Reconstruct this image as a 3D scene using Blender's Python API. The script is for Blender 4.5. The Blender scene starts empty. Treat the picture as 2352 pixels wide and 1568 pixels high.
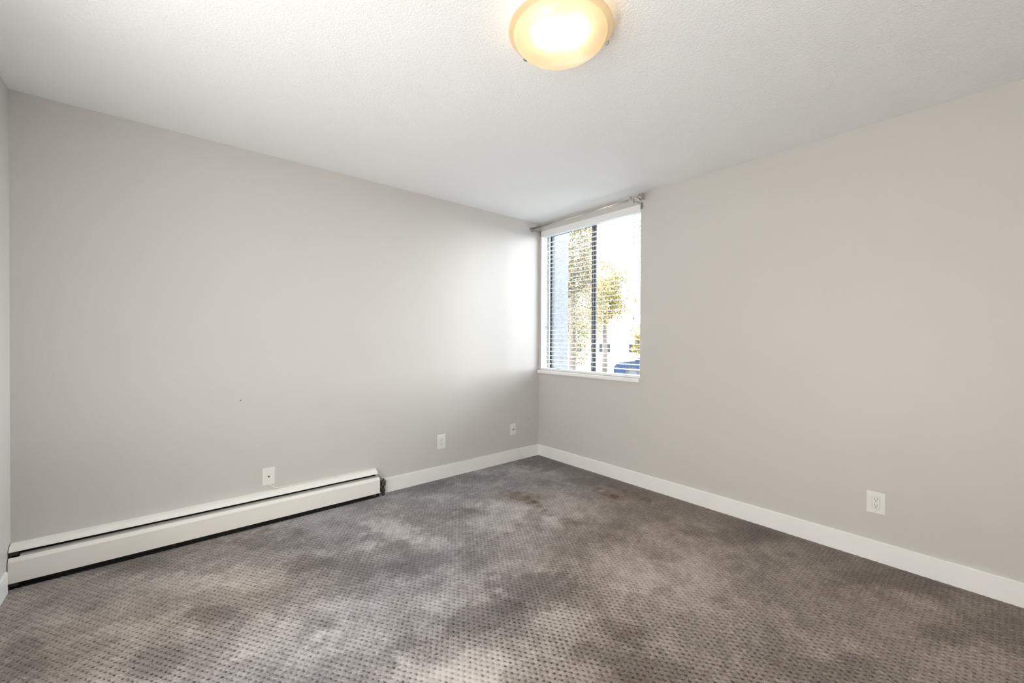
import bpy, bmesh, math, random
import numpy as np
from mathutils import Vector, Matrix, noise as mnoise

scn = bpy.context.scene
COL = scn.collection
PI = math.pi
H = 2.44                      # ceiling height
YR = -3.613                   # rear wall plane
XN = 4.25                     # near side wall plane

# ------------------------------------------------------------------ camera
cam_d = bpy.data.cameras.new('camera')
cam_d.sensor_fit = 'HORIZONTAL'
cam_d.sensor_width = 36.0
cam_d.lens = 36.0 * 943.99 / 2352.0
cam_d.clip_start = 0.02
cam_d.clip_end = 300.0
cam = bpy.data.objects.new('camera', cam_d)
COL.objects.link(cam)
yaw, pitch, roll = 2.43915, -0.0077777, 0.0049356
fw = Vector((math.cos(yaw) * math.cos(pitch), math.sin(yaw) * math.cos(pitch), math.sin(pitch)))
rt = Vector((math.sin(yaw), -math.cos(yaw), 0.0))
up = rt.cross(fw)
r2 = rt * math.cos(roll) + up * math.sin(roll)
u2 = up * math.cos(roll) - rt * math.sin(roll)
m = Matrix((r2, u2, -fw)).transposed().to_4x4()
m.translation = Vector((3.14147, -3.03236, 1.23076))
cam.matrix_world = m
scn.camera = cam

# ------------------------------------------------------------------ sky, sun, exposure
W = bpy.data.worlds.new('sky')
scn.world = W
W.use_nodes = True
nt = W.node_tree
nt.nodes.clear()
tc = nt.nodes.new('ShaderNodeTexCoord')
sx = nt.nodes.new('ShaderNodeSeparateXYZ')
mr = nt.nodes.new('ShaderNodeMapRange')
mr.inputs[1].default_value = 0.0
mr.inputs[2].default_value = 0.9
mx = nt.nodes.new('ShaderNodeMix')
mx.data_type = 'RGBA'
mx.inputs[6].default_value = (1.0, 1.0, 1.0, 1)
mx.inputs[7].default_value = (0.72, 0.86, 1.0, 1)
bg = nt.nodes.new('ShaderNodeBackground')
bg.inputs['Strength'].default_value = 19.0
wo = nt.nodes.new('ShaderNodeOutputWorld')
nt.links.new(tc.outputs['Generated'], sx.inputs[0])
nt.links.new(sx.outputs['Z'], mr.inputs[0])
nt.links.new(mr.outputs[0], mx.inputs[0])
nt.links.new(mx.outputs[2], bg.inputs['Color'])
nt.links.new(bg.outputs[0], wo.inputs[0])

sun_d = bpy.data.lights.new('sun', 'SUN')
sun_d.energy = 11.0
sun_d.angle = 0.01
sun_d.color = (1.0, 0.94, 0.84)
sun = bpy.data.objects.new('sun', sun_d)
COL.objects.link(sun)
sun.rotation_euler = Vector((0.35, 0.75, -0.62)).to_track_quat('-Z', 'Y').to_euler()

# portal: only guides the sampling of the sky through the window
por_d = bpy.data.lights.new('window_portal', 'AREA')
por_d.shape = 'RECTANGLE'
por_d.size = 1.2
por_d.size_y = 1.45
por_d.cycles.is_portal = True
por = bpy.data.objects.new('window_portal', por_d)
COL.objects.link(por)
por.location = (0.62, 0.19, 1.62)
por.rotation_euler = (-PI / 2, 0, 0)

# added fill light without a known source, set in the niche behind the camera
rear_fill_d = bpy.data.lights.new('rear_fill_light', 'AREA')
rear_fill_d.shape = 'RECTANGLE'
rear_fill_d.size = 2.2
rear_fill_d.size_y = 1.6
rear_fill_d.energy = 114.0
rear_fill_d.color = (0.99, 0.985, 0.99)
rear_fill = bpy.data.objects.new('rear_fill_light', rear_fill_d)
COL.objects.link(rear_fill)
rear_fill.location = (2.55, YR - 0.06, 0.84)
rear_fill.rotation_euler = (PI / 2, 0, PI)

# second added fill light, aimed up out of view to brighten the ceiling
fl_d = bpy.data.lights.new('ceiling_fill_light', 'AREA')
fl_d.shape = 'DISK'
fl_d.size = 0.5
fl_d.energy = 9.5
fl_d.color = (0.96, 0.985, 1.0)
fl = bpy.data.objects.new('ceiling_fill_light', fl_d)
COL.objects.link(fl)
fl.location = (2.20, -3.42, 0.50)
fl.rotation_euler = (PI, 0, 0)

vs = scn.view_settings
vs.view_transform = 'Standard'
vs.look = 'None'
vs.gamma = 1.0
vs.use_curve_mapping = False
vs.exposure = 0.22
scn.display_settings.display_device = 'sRGB'
cy = scn.cycles
cy.use_denoising = True
cy.max_bounces = 16
cy.diffuse_bounces = 8
cy.glossy_bounces = 4
cy.transmission_bounces = 6
cy.transparent_max_bounces = 12
cy.sample_clamp_indirect = 8.0
cy.caustics_reflective = False
cy.caustics_refractive = False

LAMP_HOT = 25.0

# ------------------------------------------------------------------ helpers
def tag(o, label=None, cat=None, group=None, kind=None):
    if label: o['label'] = label
    if cat: o['category'] = cat
    if group: o['group'] = group
    if kind: o['kind'] = kind
    return o

def empty(name, loc=(0, 0, 0), label=None, cat=None, group=None, kind=None):
    o = bpy.data.objects.new(name, None)
    o.empty_display_size = 0.05
    COL.objects.link(o)
    o.location = loc
    return tag(o, label, cat, group, kind)

def link(name, me, mat, parent=None, loc=None):
    o = bpy.data.objects.new(name, me)
    COL.objects.link(o)
    if mat is not None and not me.materials:
        me.materials.append(mat)
    if parent is not None:
        o.parent = parent
    if loc is not None:
        o.location = loc
    return o

def fin(name, bm, mat, parent=None, smooth=False, loc=None, bevel=0.0, seg=2):
    """link bmesh as ONE mesh object; geometry given in the parent's space"""
    if bevel > 0:
        bmesh.ops.bevel(bm, geom=list(bm.edges), offset=bevel, segments=seg, affect='EDGES', profile=0.5, clamp_overlap=True)
    me = bpy.data.meshes.new(name)
    bmesh.ops.recalc_face_normals(bm, faces=bm.faces)
    bm.to_mesh(me)
    bm.free()
    if smooth:
        for p in me.polygons: p.use_smooth = True
    return link(name, me, mat, parent, loc)

def box(bm, x0, x1, y0, y1, z0, z1):
    g = bmesh.ops.create_cube(bm, size=1.0)['verts']
    for v in g:
        v.co = Vector((x0 + (v.co.x + 0.5) * (x1 - x0), y0 + (v.co.y + 0.5) * (y1 - y0), z0 + (v.co.z + 0.5) * (z1 - z0)))
    return g

def bx(name, x0, x1, y0, y1, z0, z1, mat, parent=None, bevel=0.0, seg=2):
    bm = bmesh.new()
    box(bm, x0, x1, y0, y1, z0, z1)
    return fin(name, bm, mat, parent, bevel=bevel, seg=seg)

def tube(bm, pts, rad, n=10, caps=True):
    pts = [Vector(p) for p in pts]
    rads = rad if isinstance(rad, (list, tuple)) else [rad] * len(pts)
    rings = []
    prev = None
    for i, p in enumerate(pts):
        if i == 0: t = pts[1] - pts[0]
        elif i == len(pts) - 1: t = pts[-1] - pts[-2]
        else: t = (pts[i + 1] - pts[i - 1])
        t.normalize()
        if prev is None:
            a = Vector((0, 0, 1)) if abs(t.z) < 0.9 else Vector((1, 0, 0))
            u = t.cross(a).normalized()
        else:
            u = (prev - t * prev.dot(t)).normalized()
        prev = u
        w = t.cross(u)
        rings.append([bm.verts.new(p + (u * math.cos(2 * PI * k / n) + w * math.sin(2 * PI * k / n)) * rads[i]) for k in range(n)])
    for a, b in zip(rings, rings[1:]):
        for k in range(n):
            bm.faces.new((a[k], a[(k + 1) % n], b[(k + 1) % n], b[k]))
    if caps:
        bm.faces.new(rings[0][::-1])
        bm.faces.new(rings[-1])

def lathe(bm, prof, n=32, c=(0, 0, 0), close=False):
    """prof: list of (radius, z) from bottom to top, about the z axis"""
    rings = []
    for r, z in prof:
        if r < 1e-6:
            rings.append([bm.verts.new((c[0], c[1], c[2] + z))])
        else:
            rings.append([bm.verts.new((c[0] + r * math.cos(2 * PI * k / n), c[1] + r * math.sin(2 * PI * k / n), c[2] + z)) for k in range(n)])
    prs = list(zip(rings, rings[1:]))
    if close: prs.append((rings[-1], rings[0]))
    for a, b in prs:
        for k in range(n):
            k2 = (k + 1) % n
            if len(a) == 1 and len(b) == 1: continue
            if len(a) == 1: bm.faces.new((a[0], b[k], b[k2]))
            elif len(b) == 1: bm.faces.new((a[k], a[k2], b[0]))
            else: bm.faces.new((a[k], a[k2], b[k2], b[k]))

def extrude_profile(bm, prof, y0, y1, closed=True):
    """prof: list of (x, z), swept along y"""
    a = [bm.verts.new((x, y0, z)) for x, z in prof]
    b = [bm.verts.new((x, y1, z)) for x, z in prof]
    n = len(prof)
    for i in range(n if closed else n - 1):
        j = (i + 1) % n
        bm.faces.new((a[i], a[j], b[j], b[i]))
    if closed:
        bm.faces.new(a[::-1])
        bm.faces.new(b)

# ------------------------------------------------------------------ materials
def mat(name, col, rough=0.5, metal=0.0, spec=0.5, emit=None, es=0.0):
    M = bpy.data.materials.new(name)
    M.use_nodes = True
    b = M.node_tree.nodes['Principled BSDF']
    b.inputs['Base Color'].default_value = (*col, 1)
    b.inputs['Roughness'].default_value = rough
    b.inputs['Metallic'].default_value = metal
    b.inputs['Specular IOR Level'].default_value = spec
    if emit:
        b.inputs['Emission Color'].default_value = (*emit, 1)
        b.inputs['Emission Strength'].default_value = es
    return M

class NB:
    """small node builder"""
    def __init__(s, M):
        s.t = M.node_tree
        s.b = s.t.nodes['Principled BSDF']
        s.tc = s.t.nodes.new('ShaderNodeTexCoord')
    def n(s, typ, **kw):
        nd = s.t.nodes.new(typ)
        for k, v in kw.items(): setattr(nd, k, v)
        return nd
    def l(s, a, b): s.t.links.new(a, b)
    def noise(s, scale, detail=2.0, rough=0.5, vec=None):
        nd = s.n('ShaderNodeTexNoise')
        nd.inputs['Scale'].default_value = scale
        nd.inputs['Detail'].default_value = detail
        nd.inputs['Roughness'].default_value = rough
        s.l(vec if vec is not None else s.tc.outputs['Object'], nd.inputs['Vector'])
        return nd
    def math(s, op, a, b=0.0, c=None, clamp=False):
        nd = s.n('ShaderNodeMath', operation=op)
        nd.use_clamp = clamp
        for i, v in enumerate((a, b, c)):
            if v is None: continue
            if hasattr(v, 'links'): s.l(v, nd.inputs[i])
            else: nd.inputs[i].default_value = v
        return nd.outputs[0]
    def mix(s, f, a, b, typ='MIX'):
        nd = s.n('ShaderNodeMix', data_type='RGBA', blend_type=typ)
        for i, v in ((0, f), (6, a), (7, b)):
            if hasattr(v, 'links'): s.l(v, nd.inputs[i])
            elif isinstance(v, tuple): nd.inputs[i].default_value = (*v, 1)
            else: nd.inputs[i].default_value = v
        return nd.outputs[2]
    def ramp(s, fac, stops):
        nd = s.n('ShaderNodeValToRGB')
        el = nd.color_ramp.elements
        while len(el) < len(stops): el.new(0.5)
        for e, (p, c) in zip(el, stops):
            e.position = p
            e.color = (*c, 1)
        s.l(fac, nd.inputs[0])
        return nd.outputs[0]
    def bump(s, h, strength, dist):
        nd = s.n('ShaderNodeBump')
        nd.inputs['Strength'].default_value = strength
        nd.inputs['Distance'].default_value = dist
        s.l(h, nd.inputs['Height'])
        s.l(nd.outputs[0], s.b.inputs['Normal'])
    def attr(s, name):
        nd = s.n('ShaderNodeAttribute', attribute_name=name)
        return nd.outputs['Fac']

def wall_paint(name, col):
    M = mat(name, col, 0.42, spec=0.35)
    q = NB(M)
    v = q.noise(1.3, 3)
    q.l(q.mix(v.outputs['Fac'], tuple(c * 0.975 for c in col), tuple(min(1, c * 1.02) for c in col)), q.b.inputs['Base Color'])
    fine = q.noise(260.0, 3, 0.6)
    q.bump(fine.outputs['Fac'], 0.10, 0.002)
    return M

M_WALL = wall_paint('greige_wall_paint', (0.610, 0.594, 0.570))

M_CEIL = mat('stippled_white_ceiling', (0.86, 0.868, 0.868), 0.9, spec=0.1)
q = NB(M_CEIL)
n1 = q.noise(95.0, 4, 0.65)
vo = q.n('ShaderNodeTexVoronoi')
vo.inputs['Scale'].default_value = 120.0
q.l(q.tc.outputs['Object'], vo.inputs['Vector'])
hh = q.math('ADD', q.math('MULTIPLY', n1.outputs['Fac'], 1.0), q.math('MULTIPLY', vo.outputs['Distance'], -0.5))
q.bump(hh, 0.42, 0.006)

def plain_tex(name, col, rough, spec=0.5, sc=40.0, amt=0.03, metal=0.0, bump=0.0):
    M = mat(name, col, rough, metal, spec)
    q = NB(M)
    v = q.noise(sc, 3)
    q.l(q.mix(v.outputs['Fac'], tuple(c * (1 - amt) for c in col), tuple(min(1, c * (1 + amt)) for c in col)), q.b.inputs['Base Color'])
    if bump: q.bump(v.outputs['Fac'], bump, 0.001)
    return M

M_TRIM = plain_tex('white_trim_paint', (0.89, 0.885, 0.87), 0.35, sc=6.0)
M_SILL = plain_tex('white_sill_paint', (0.88, 0.88, 0.87), 0.3, sc=6.0)
M_BLIND = plain_tex('white_blind_vinyl', (0.86, 0.865, 0.87), 0.35, sc=8.0, amt=0.01)
M_PLATE = plain_tex('white_plate_plastic', (0.83, 0.82, 0.79), 0.3, sc=30.0, amt=0.01)
M_RECEP = plain_tex('white_receptacle_plastic', (0.80, 0.79, 0.77), 0.35, sc=30.0, amt=0.01)
M_DARK = plain_tex('dark_slot', (0.025, 0.022, 0.02), 0.6)
M_SCREW = plain_tex('painted_screw', (0.74, 0.73, 0.70), 0.4, metal=0.3)
M_NICKEL = plain_tex('brushed_nickel', (0.55, 0.53, 0.50), 0.28, metal=1.0, sc=90.0, amt=0.06)
M_STEEL = plain_tex('dull_steel', (0.42, 0.41, 0.39), 0.35, metal=1.0, sc=90.0, amt=0.06)
M_HEAT = plain_tex('cream_heater_enamel', (0.88, 0.86, 0.82), 0.35, sc=5.0)
M_HEATIN = plain_tex('heater_damper_grey', (0.50, 0.49, 0.45), 0.5, sc=5.0)
M_BLACKIN = plain_tex('heater_dark_inside', (0.035, 0.03, 0.025), 0.8)
M_COPPER = plain_tex('tarnished_copper', (0.30, 0.17, 0.10), 0.45, metal=1.0)
M_BRASS = plain_tex('tarnished_brass', (0.20, 0.165, 0.115), 0.38, metal=1.0, sc=60.0, amt=0.35)
M_BRASS2 = plain_tex('dark_pipe_fitting', (0.085, 0.07, 0.05), 0.5, metal=0.8, sc=80.0, amt=0.4)
M_BRONZE = plain_tex('dark_bronze_aluminium', (0.085, 0.085, 0.095), 0.6, 0.25)
M_ALU = plain_tex('aluminium_edge', (0.45, 0.46, 0.48), 0.35, metal=0.8)
M_CABLE = plain_tex('white_cable_jacket', (0.88, 0.87, 0.84), 0.4)
M_CORD = plain_tex('pale_cord', (0.62, 0.60, 0.56), 0.7)
M_CORDD = plain_tex('brown_lift_cord', (0.20, 0.13, 0.085), 0.7)
M_WOOD = plain_tex('brown_wooden_tassel', (0.22, 0.12, 0.06), 0.45, sc=120.0, amt=0.3)

M_GLASS = bpy.data.materials.new('window_glass')
M_GLASS.use_nodes = True
t = M_GLASS.node_tree
t.nodes.clear()
tr = t.nodes.new('ShaderNodeBsdfTransparent'); tr.inputs[0].default_value = (0.97, 0.985, 0.98, 1)
gl = t.nodes.new('ShaderNodeBsdfGlossy'); gl.inputs['Roughness'].default_value = 0.0
fr = t.nodes.new('ShaderNodeFresnel'); fr.inputs['IOR'].default_value = 1.3
ms = t.nodes.new('ShaderNodeMixShader')
ou = t.nodes.new('ShaderNodeOutputMaterial')
t.links.new(fr.outputs[0], ms.inputs[0]); t.links.new(tr.outputs[0], ms.inputs[1]); t.links.new(gl.outputs[0], ms.inputs[2]); t.links.new(ms.outputs[0], ou.inputs[0])

# ------------------------------------------------------------------ carpeted floor
CX, CY = 0.020, 0.026          # spacing of the woven dimples
def pix(px, py):
    """floor point under a pixel of the photograph"""
    d = fw + r2 * ((px - 1176) / 943.99) - u2 * ((py - 784) / 943.99)
    k = -cam.matrix_world.translation.z / d.z
    p = cam.matrix_world.translation + d * k
    return p.x, p.y

nx = int(round(4.32 / (CX / 4)))
ny = int(round(3.70 / (CY / 4)))
gx = -0.03 + np.arange(nx + 1) * (CX / 4)
gy = -3.66 + np.arange(ny + 1) * (CY / 4)
X, Y = np.meshgrid(gx, gy, indexing='ij')
rng = np.random.default_rng(4)

def smooth_noise(cell, seed, stretch=(1, 1), ang=0.0):
    """value noise on the floor grid"""
    r = np.random.default_rng(seed)
    c, s = math.cos(ang), math.sin(ang)
    U = (X * c + Y * s) / (cell * stretch[0]) + 40.3
    V = (-X * s + Y * c) / (cell * stretch[1]) + 40.7
    T = r.random((128, 128))
    iu = np.floor(U).astype(int); iv = np.floor(V).astype(int)
    fu = U - iu; fv = V - iv
    fu = fu * fu * (3 - 2 * fu); fv = fv * fv * (3 - 2 * fv)
    g = lambda a, b: T[a % 128, b % 128]
    return (g(iu, iv) * (1 - fu) + g(iu + 1, iv) * fu) * (1 - fv) + (g(iu, iv + 1) * (1 - fu) + g(iu + 1, iv + 1) * fu) * fv

wob = (smooth_noise(0.022, 72) - 0.5) * 0.45 + (smooth_noise(0.05, 70) - 0.5) * 0.8 + (smooth_noise(0.16, 71) - 0.5) * 1.0
def blob(px, py, ex, ey, amp, soft=1.0, wobble=0.95):
    """a patch seen in the photo about pixel (px,py), ex/ey its half sizes in pixels"""
    c0 = np.array(pix(px, py))
    a = np.array(pix(px + ex, py)) - c0
    b = np.array(pix(px, py + ey)) - c0
    Minv = np.linalg.inv(np.array([a, b]).T)
    u = Minv[0, 0] * (X - c0[0]) + Minv[0, 1] * (Y - c0[1])
    v = Minv[1, 0] * (X - c0[0]) + Minv[1, 1] * (Y - c0[1])
    d = np.sqrt(u * u + v * v) + wob * wobble
    k = np.clip((1.35 - d) / (0.9 * soft), 0, 1)
    return amp * k * k * (3 - 2 * k)

nap = (smooth_noise(0.55, 1) - 0.5) * 0.22 + (smooth_noise(0.20, 2) - 0.5) * 0.20 + (smooth_noise(0.085, 3) - 0.5) * 0.16 + (smooth_noise(0.03, 5, (1, 2.5), 0.5) - 0.5) * 0.14
for b in [(1230, 1340, 120, 45, -.34), (1100, 1420, 110, 45, -.30), (820, 1310, 140, 40, -.24), (490, 1410, 60, 26, -.30),
          (350, 1525, 75, 40, -.24), (620, 1240, 120, 26, -.26), (1020, 1290, 120, 30, -.22), (60, 1500, 50, 60, -.18), (300, 1300, 120, 22, -.2),
          (720, 1290, 60, 22, -.22), (1000, 1120, 70, 18, -.2), (1060, 1100, 90, 14, -.18), (960, 1500, 80, 40, -.2), (960, 1160, 90, 18, -.14),
          (2250, 1460, 150, 60, -.22), (1880, 1540, 120, 40, -.18), (1360, 1490, 70, 34, -.24), (1430, 1450, 60, 30, -.2), (1780, 1290, 60, 24, -.14),
          (2050, 1330, 160, 26, -.22), (1700, 1225, 120, 18, -.22), (1400, 1105, 150, 10, -.2), (1240, 1062, 60, 14, -.3), (1480, 1540, 90, 40, -.22),
          (900, 1215, 55, 26, .36), (850, 1255, 40, 18, .3), (985, 1250, 50, 22, .2), (900, 1330, 60, 24, .22), (1040, 1310, 24, 34, .22), (640, 1470, 110, 60, .26),
          (1110, 1520, 150, 60, .30), (1000, 1560, 120, 30, .25), (1290, 1420, 70, 40, .18), (560, 1330, 100, 30, .2), (450, 1340, 90, 24, .18), (1000, 1150, 110, 26, .2),
          (820, 1470, 90, 40, .2), (1430, 1300, 90, 60, .16), (760, 1400, 70, 28, .2), (1150, 1190, 110, 36, .24), (1300, 1160, 90, 30, .16), (1560, 1330, 110, 60, .12),
          (1000, 1390, 60, 22, .16), (280, 1440, 80, 30, .16), (150, 1420, 60, 24, .12), (2120, 1430, 100, 30, .08), (1640, 1470, 120, 50, .06)]:
    nap += blob(*b)
nap += (rng.random(X.shape) - 0.5) * 0.26 + (smooth_noise(0.016, 88) - 0.5) * 0.16
# darker band along the window wall and under the heater
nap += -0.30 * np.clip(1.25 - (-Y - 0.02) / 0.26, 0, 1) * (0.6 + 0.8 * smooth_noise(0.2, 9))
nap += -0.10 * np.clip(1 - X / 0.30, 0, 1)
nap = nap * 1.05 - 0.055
nap = np.where(nap < -0.25, -0.25 + (nap + 0.25) * 0.35, nap)
stain = np.zeros_like(X)
for b in [(1145, 1121, 14, 5, .6), (1165, 1127, 18, 6, .85), (1186, 1134, 22, 8, 1.0), (1205, 1142, 20, 8, .95), (1222, 1152, 16, 7, .9), (1238, 1162, 13, 5, .9), (1252, 1172, 10, 4, .8), (1265, 1182, 8, 3, .6), (1215, 1140, 55, 14, .42),
          (1375, 1123, 13, 5, .8), (1395, 1131, 18, 6, 1.0), (1412, 1138, 18, 6, 1.0), (1431, 1146, 13, 4, .8), (1432, 1127, 12, 4, .9), (1462, 1137, 12, 4, .7), (1485, 1143, 11, 5, 1.0), (1493, 1148, 7, 4, 1.0), (1405, 1117, 16, 5, .8), (1445, 1140, 52, 11, .6), (1080, 1172, 22, 6, .6),
          (1322, 1201, 24, 7, .6), (1300, 1192, 12, 4, .4), (1388, 1230, 20, 8, .6), (1415, 1215, 8, 4, .5), (1150, 1088, 20, 4, .4), (1200, 1087, 20, 4, .35), (1395, 1240, 30, 10, .25),
          (1545, 1228, 9, 4, .5), (1530, 1190, 16, 6, .3), (1560, 1215, 10, 8, .3), (1655, 1378, 16, 9, .5), (1672, 1394, 20, 5, .45), (1770, 1292, 18, 9, .25),
          (1310, 1215, 16, 5, .2), (1350, 1480, 18, 8, .35), (1372, 1490, 10, 4, .5), (1450, 1455, 26, 9, .3), (1470, 1560, 40, 14, .35), (1740, 1550, 30, 14, .3), (1785, 1523, 16, 8, .3)]:
    stain = np.maximum(stain, blob(b[0], b[1], b[2] * 1.25, b[3] * 1.3, b[4], soft=1.9, wobble=0.9))
stain *= 0.65 + 0.7 * smooth_noise(0.035, 12)
# daylight and lamp tints painted into the pile: cool grey towards the heater, warm brown towards the window wall
warm = 0.04 + np.clip((X + 0.55 * Y - 0.10) / 1.1, 0, 1) * 0.8 + np.clip((-Y - 2.15) / 0.6, 0, 1) * np.clip((1.45 - X) / 0.6, 0, 1) * 0.7
warm = np.clip(warm + (smooth_noise(0.5, 21) - 0.5) * 0.3, 0, 1)

# dimples
ix = np.round((X - gx[0]) / (CX / 4)).astype(int)
iy = np.round((Y - gy[0]) / (CY / 4)).astype(int)
col_i = ix // 4
ph = (col_i % 2) * 2
row_i = (iy + ph) // 4
sxp, syp = ix % 4, (iy + ph) % 4
T = rng.random((512, 512))
rc = T[col_i % 512, row_i % 512]
deep = np.where((syp == 1) & (sxp == 1), 1.0, 0) + np.where((syp == 1) & (sxp == 2), 0.85, 0) + np.where((syp == 1) & (sxp == 0), 0.16, 0) + np.where((syp == 2) & (sxp == 1), 0.18, 0) + np.where((syp == 2) & (sxp == 2), 0.12, 0)
crush = np.clip(1.0 - 0.9 * np.clip(nap - 0.10, 0, 1), 0.6, 1)
crush *= 0.72 + 0.5 * smooth_noise(0.4, 33)
pit = deep * (0.62 + 0.55 * rc) * np.clip(crush, 0.3, 1.1)
pit *= np.clip((-Y - 0.016) / 0.03, 0, 1) * np.clip((X - 0.016) / 0.03, 0, 1)
under = (X < 0.060) & (Y < -1.765)       # lowered strip below the heater, coloured dark for the shadow there
Z = -0.0065 * pit - 0.009 * under + np.where((syp == 3), 0.0009, 0) + (rng.random(X.shape) - 0.5) * 0.0011
JX = X + (rng.random(X.shape) - 0.5) * 0.0024
JY = Y + (rng.random(X.shape) - 0.5) * 0.0032
V = np.stack([JX, JY, Z], -1).reshape(-1, 3)
idx = np.arange((nx + 1) * (ny + 1)).reshape(nx + 1, ny + 1)
Q = np.stack([idx[:-1, :-1], idx[1:, :-1], idx[1:, 1:], idx[:-1, 1:]], -1).reshape(-1, 4)
me = bpy.data.meshes.new('floor')
me.vertices.add(len(V)); me.vertices.foreach_set('co', V.ravel())
me.loops.add(Q.size); me.loops.foreach_set('vertex_index', Q.ravel().astype(np.int32))
me.polygons.add(len(Q)); me.polygons.foreach_set('loop_start', np.arange(0, Q.size, 4, dtype=np.int32))
me.polygons.foreach_set('use_smooth', np.ones(len(Q), dtype=bool))
me.update(); me.validate()
pit = np.where(under, 1.15, pit)
for nm, arr in (('nap', nap), ('stain', stain), ('warm', warm), ('pit', pit)):
    a = me.attributes.new(nm, 'FLOAT', 'POINT')
    a.data.foreach_set('value', arr.ravel().astype(np.float32))

M_CARPET = mat('worn_grey_brown_carpet', (0.25, 0.23, 0.21), 0.95, spec=0.12)
q = NB(M_CARPET)
q.b.inputs['Sheen Weight'].default_value = 0.15
q.b.inputs['Sheen Roughness'].default_value = 0.5
f1 = q.noise(300.0, 3, 0.7)
f2 = q.noise(140.0, 3, 0.6)
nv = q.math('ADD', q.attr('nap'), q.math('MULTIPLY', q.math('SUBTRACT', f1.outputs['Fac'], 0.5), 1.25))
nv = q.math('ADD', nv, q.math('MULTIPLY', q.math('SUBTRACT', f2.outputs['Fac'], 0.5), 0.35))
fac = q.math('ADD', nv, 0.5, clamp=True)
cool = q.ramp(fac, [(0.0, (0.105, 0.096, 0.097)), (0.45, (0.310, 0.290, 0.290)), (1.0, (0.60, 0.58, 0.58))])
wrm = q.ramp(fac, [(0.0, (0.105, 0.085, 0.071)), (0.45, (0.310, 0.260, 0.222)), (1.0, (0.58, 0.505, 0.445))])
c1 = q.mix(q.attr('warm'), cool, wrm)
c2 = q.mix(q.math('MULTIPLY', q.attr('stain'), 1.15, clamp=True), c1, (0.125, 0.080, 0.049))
c3 = q.mix(q.math('MULTIPLY', q.math('SUBTRACT', q.attr('pit'), 0.14), 1.30, clamp=True), c2, (0.030, 0.025, 0.021))  # shade inside the dimples put into the carpet colour
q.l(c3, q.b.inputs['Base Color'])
q.bump(f1.outputs['Fac'], 0.5, 0.002)
floor = link('floor', me, M_CARPET)
tag(floor, 'worn grey-brown carpet with rows of dimples and brown stains', 'floor', kind='structure')

# ------------------------------------------------------------------ room shell
ceil_o = bx('ceiling', -0.12, XN + 0.12, YR - 0.12, 0.20, H, H + 0.12, M_CEIL)
tag(ceil_o, 'white stippled ceiling', 'ceiling', kind='structure')
wl = bx('wall_left', -0.12, 0.0, YR - 0.12, 0.0, -0.05, H, M_WALL)
tag(wl, 'long greige painted wall above the baseboard heater', 'wall', kind='structure')
OX0, OX1, OZ0, OZ1 = 0.030, 1.2146, 0.862, 2.352       # window opening
bm = bmesh.new()
WT = 0.20
box(bm, -0.12, OX0, 0, WT, -0.8, H)
box(bm, OX1, XN + 0.12, 0, WT, -0.8, H)
box(bm, OX0, OX1, 0, WT, -0.8, OZ0)
box(bm, OX0, OX1, 0, WT, OZ1, H)
bmesh.ops.remove_doubles(bm, verts=bm.verts, dist=1e-5)
wr = fin('wall_right', bm, M_WALL)
tag(wr, 'greige painted wall with the window in its far corner', 'wall', kind='structure')
bm = bmesh.new()
box(bm, 0.0, 1.30, YR - 0.12, YR, -0.05, H)
box(bm, 3.60, XN, YR - 0.12, YR, -0.05, H)
box(bm, 1.30, 3.60, YR - 0.12, YR, 2.10, H)
box(bm, 1.18, 1.30, YR - 0.62, YR - 0.12, -0.05, 2.22)  # unseen niche added behind the wall to hold the fill light
box(bm, 3.60, 3.72, YR - 0.62, YR - 0.12, -0.05, 2.22)
box(bm, 1.18, 3.72, YR - 0.74, YR - 0.62, -0.05, 2.22)
box(bm, 1.30, 3.60, YR - 0.62, YR - 0.12, 2.10, 2.22)
box(bm, 1.30, 3.60, YR - 0.62, YR - 0.12, -0.12, -0.05)
wk = fin('wall_rear', bm, M_WALL)
tag(wk, 'greige wall seen as a sliver at the left edge', 'wall', kind='structure')
wn = bx('wall_near', XN, XN + 0.12, YR - 0.12, 0.0, -0.05, H, M_WALL)
tag(wn, 'greige wall closing the room out of frame', 'wall', kind='structure')
sub = bx('trim_subfloor', -0.12, XN + 0.12, YR - 0.12, 0.0, -0.12, -0.05, M_TRIM)
tag(sub, 'floor slab under the carpet', 'trim', kind='structure')

def nail_hole(y, z, r):
    bm = bmesh.new()
    lathe(bm, [(0.0, 0.0012), (r * 0.6, 0.0010), (r, 0.0), (r, -0.002), (0, -0.002)], 10)
    bmesh.ops.rotate(bm, verts=bm.verts, matrix=Matrix.Rotation(PI / 2, 3, 'Y'))
    bmesh.ops.translate(bm, verts=bm.verts, vec=(0.0005, y, z))
    fin('nail_hole', bm, mat('nail_hole_plaster', (0.22, 0.20, 0.17), 0.8), wl)
nail_hole(-2.657, 0.823, 0.0045)
nail_hole(-0.140, 0.402, 0.005)

# baseboards (square-edged boards, eased top edge)
def baseboard(name, prof_axis, a, b, label, h=0.113, th=0.014):
    bm = bmesh.new()
    prof = [(0, -0.01), (th, -0.01), (th, h - 0.004), (th - 0.004, h), (0, h)]
    extrude_profile(bm, prof, a, b)
    if prof_axis == 'right':      # along x on the plane y=0
        for v in bm.verts: v.co = Vector((v.co.y, -v.co.x, v.co.z))
    elif prof_axis == 'rear':
        for v in bm.verts: v.co = Vector((v.co.y, YR + v.co.x, v.co.z))
    elif prof_axis == 'near':
        for v in bm.verts: v.co = Vector((XN - v.co.x, v.co.y, v.co.z))
    o = fin(name, bm, M_TRIM)
    return tag(o, label, 'baseboard', kind='structure')
baseboard('baseboard_left', 'left', -1.700, -0.0005, 'white baseboard between the heater valve and the corner')
baseboard('baseboard_right', 'right', 0.0142, XN, 'long white baseboard under the window wall')
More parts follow.
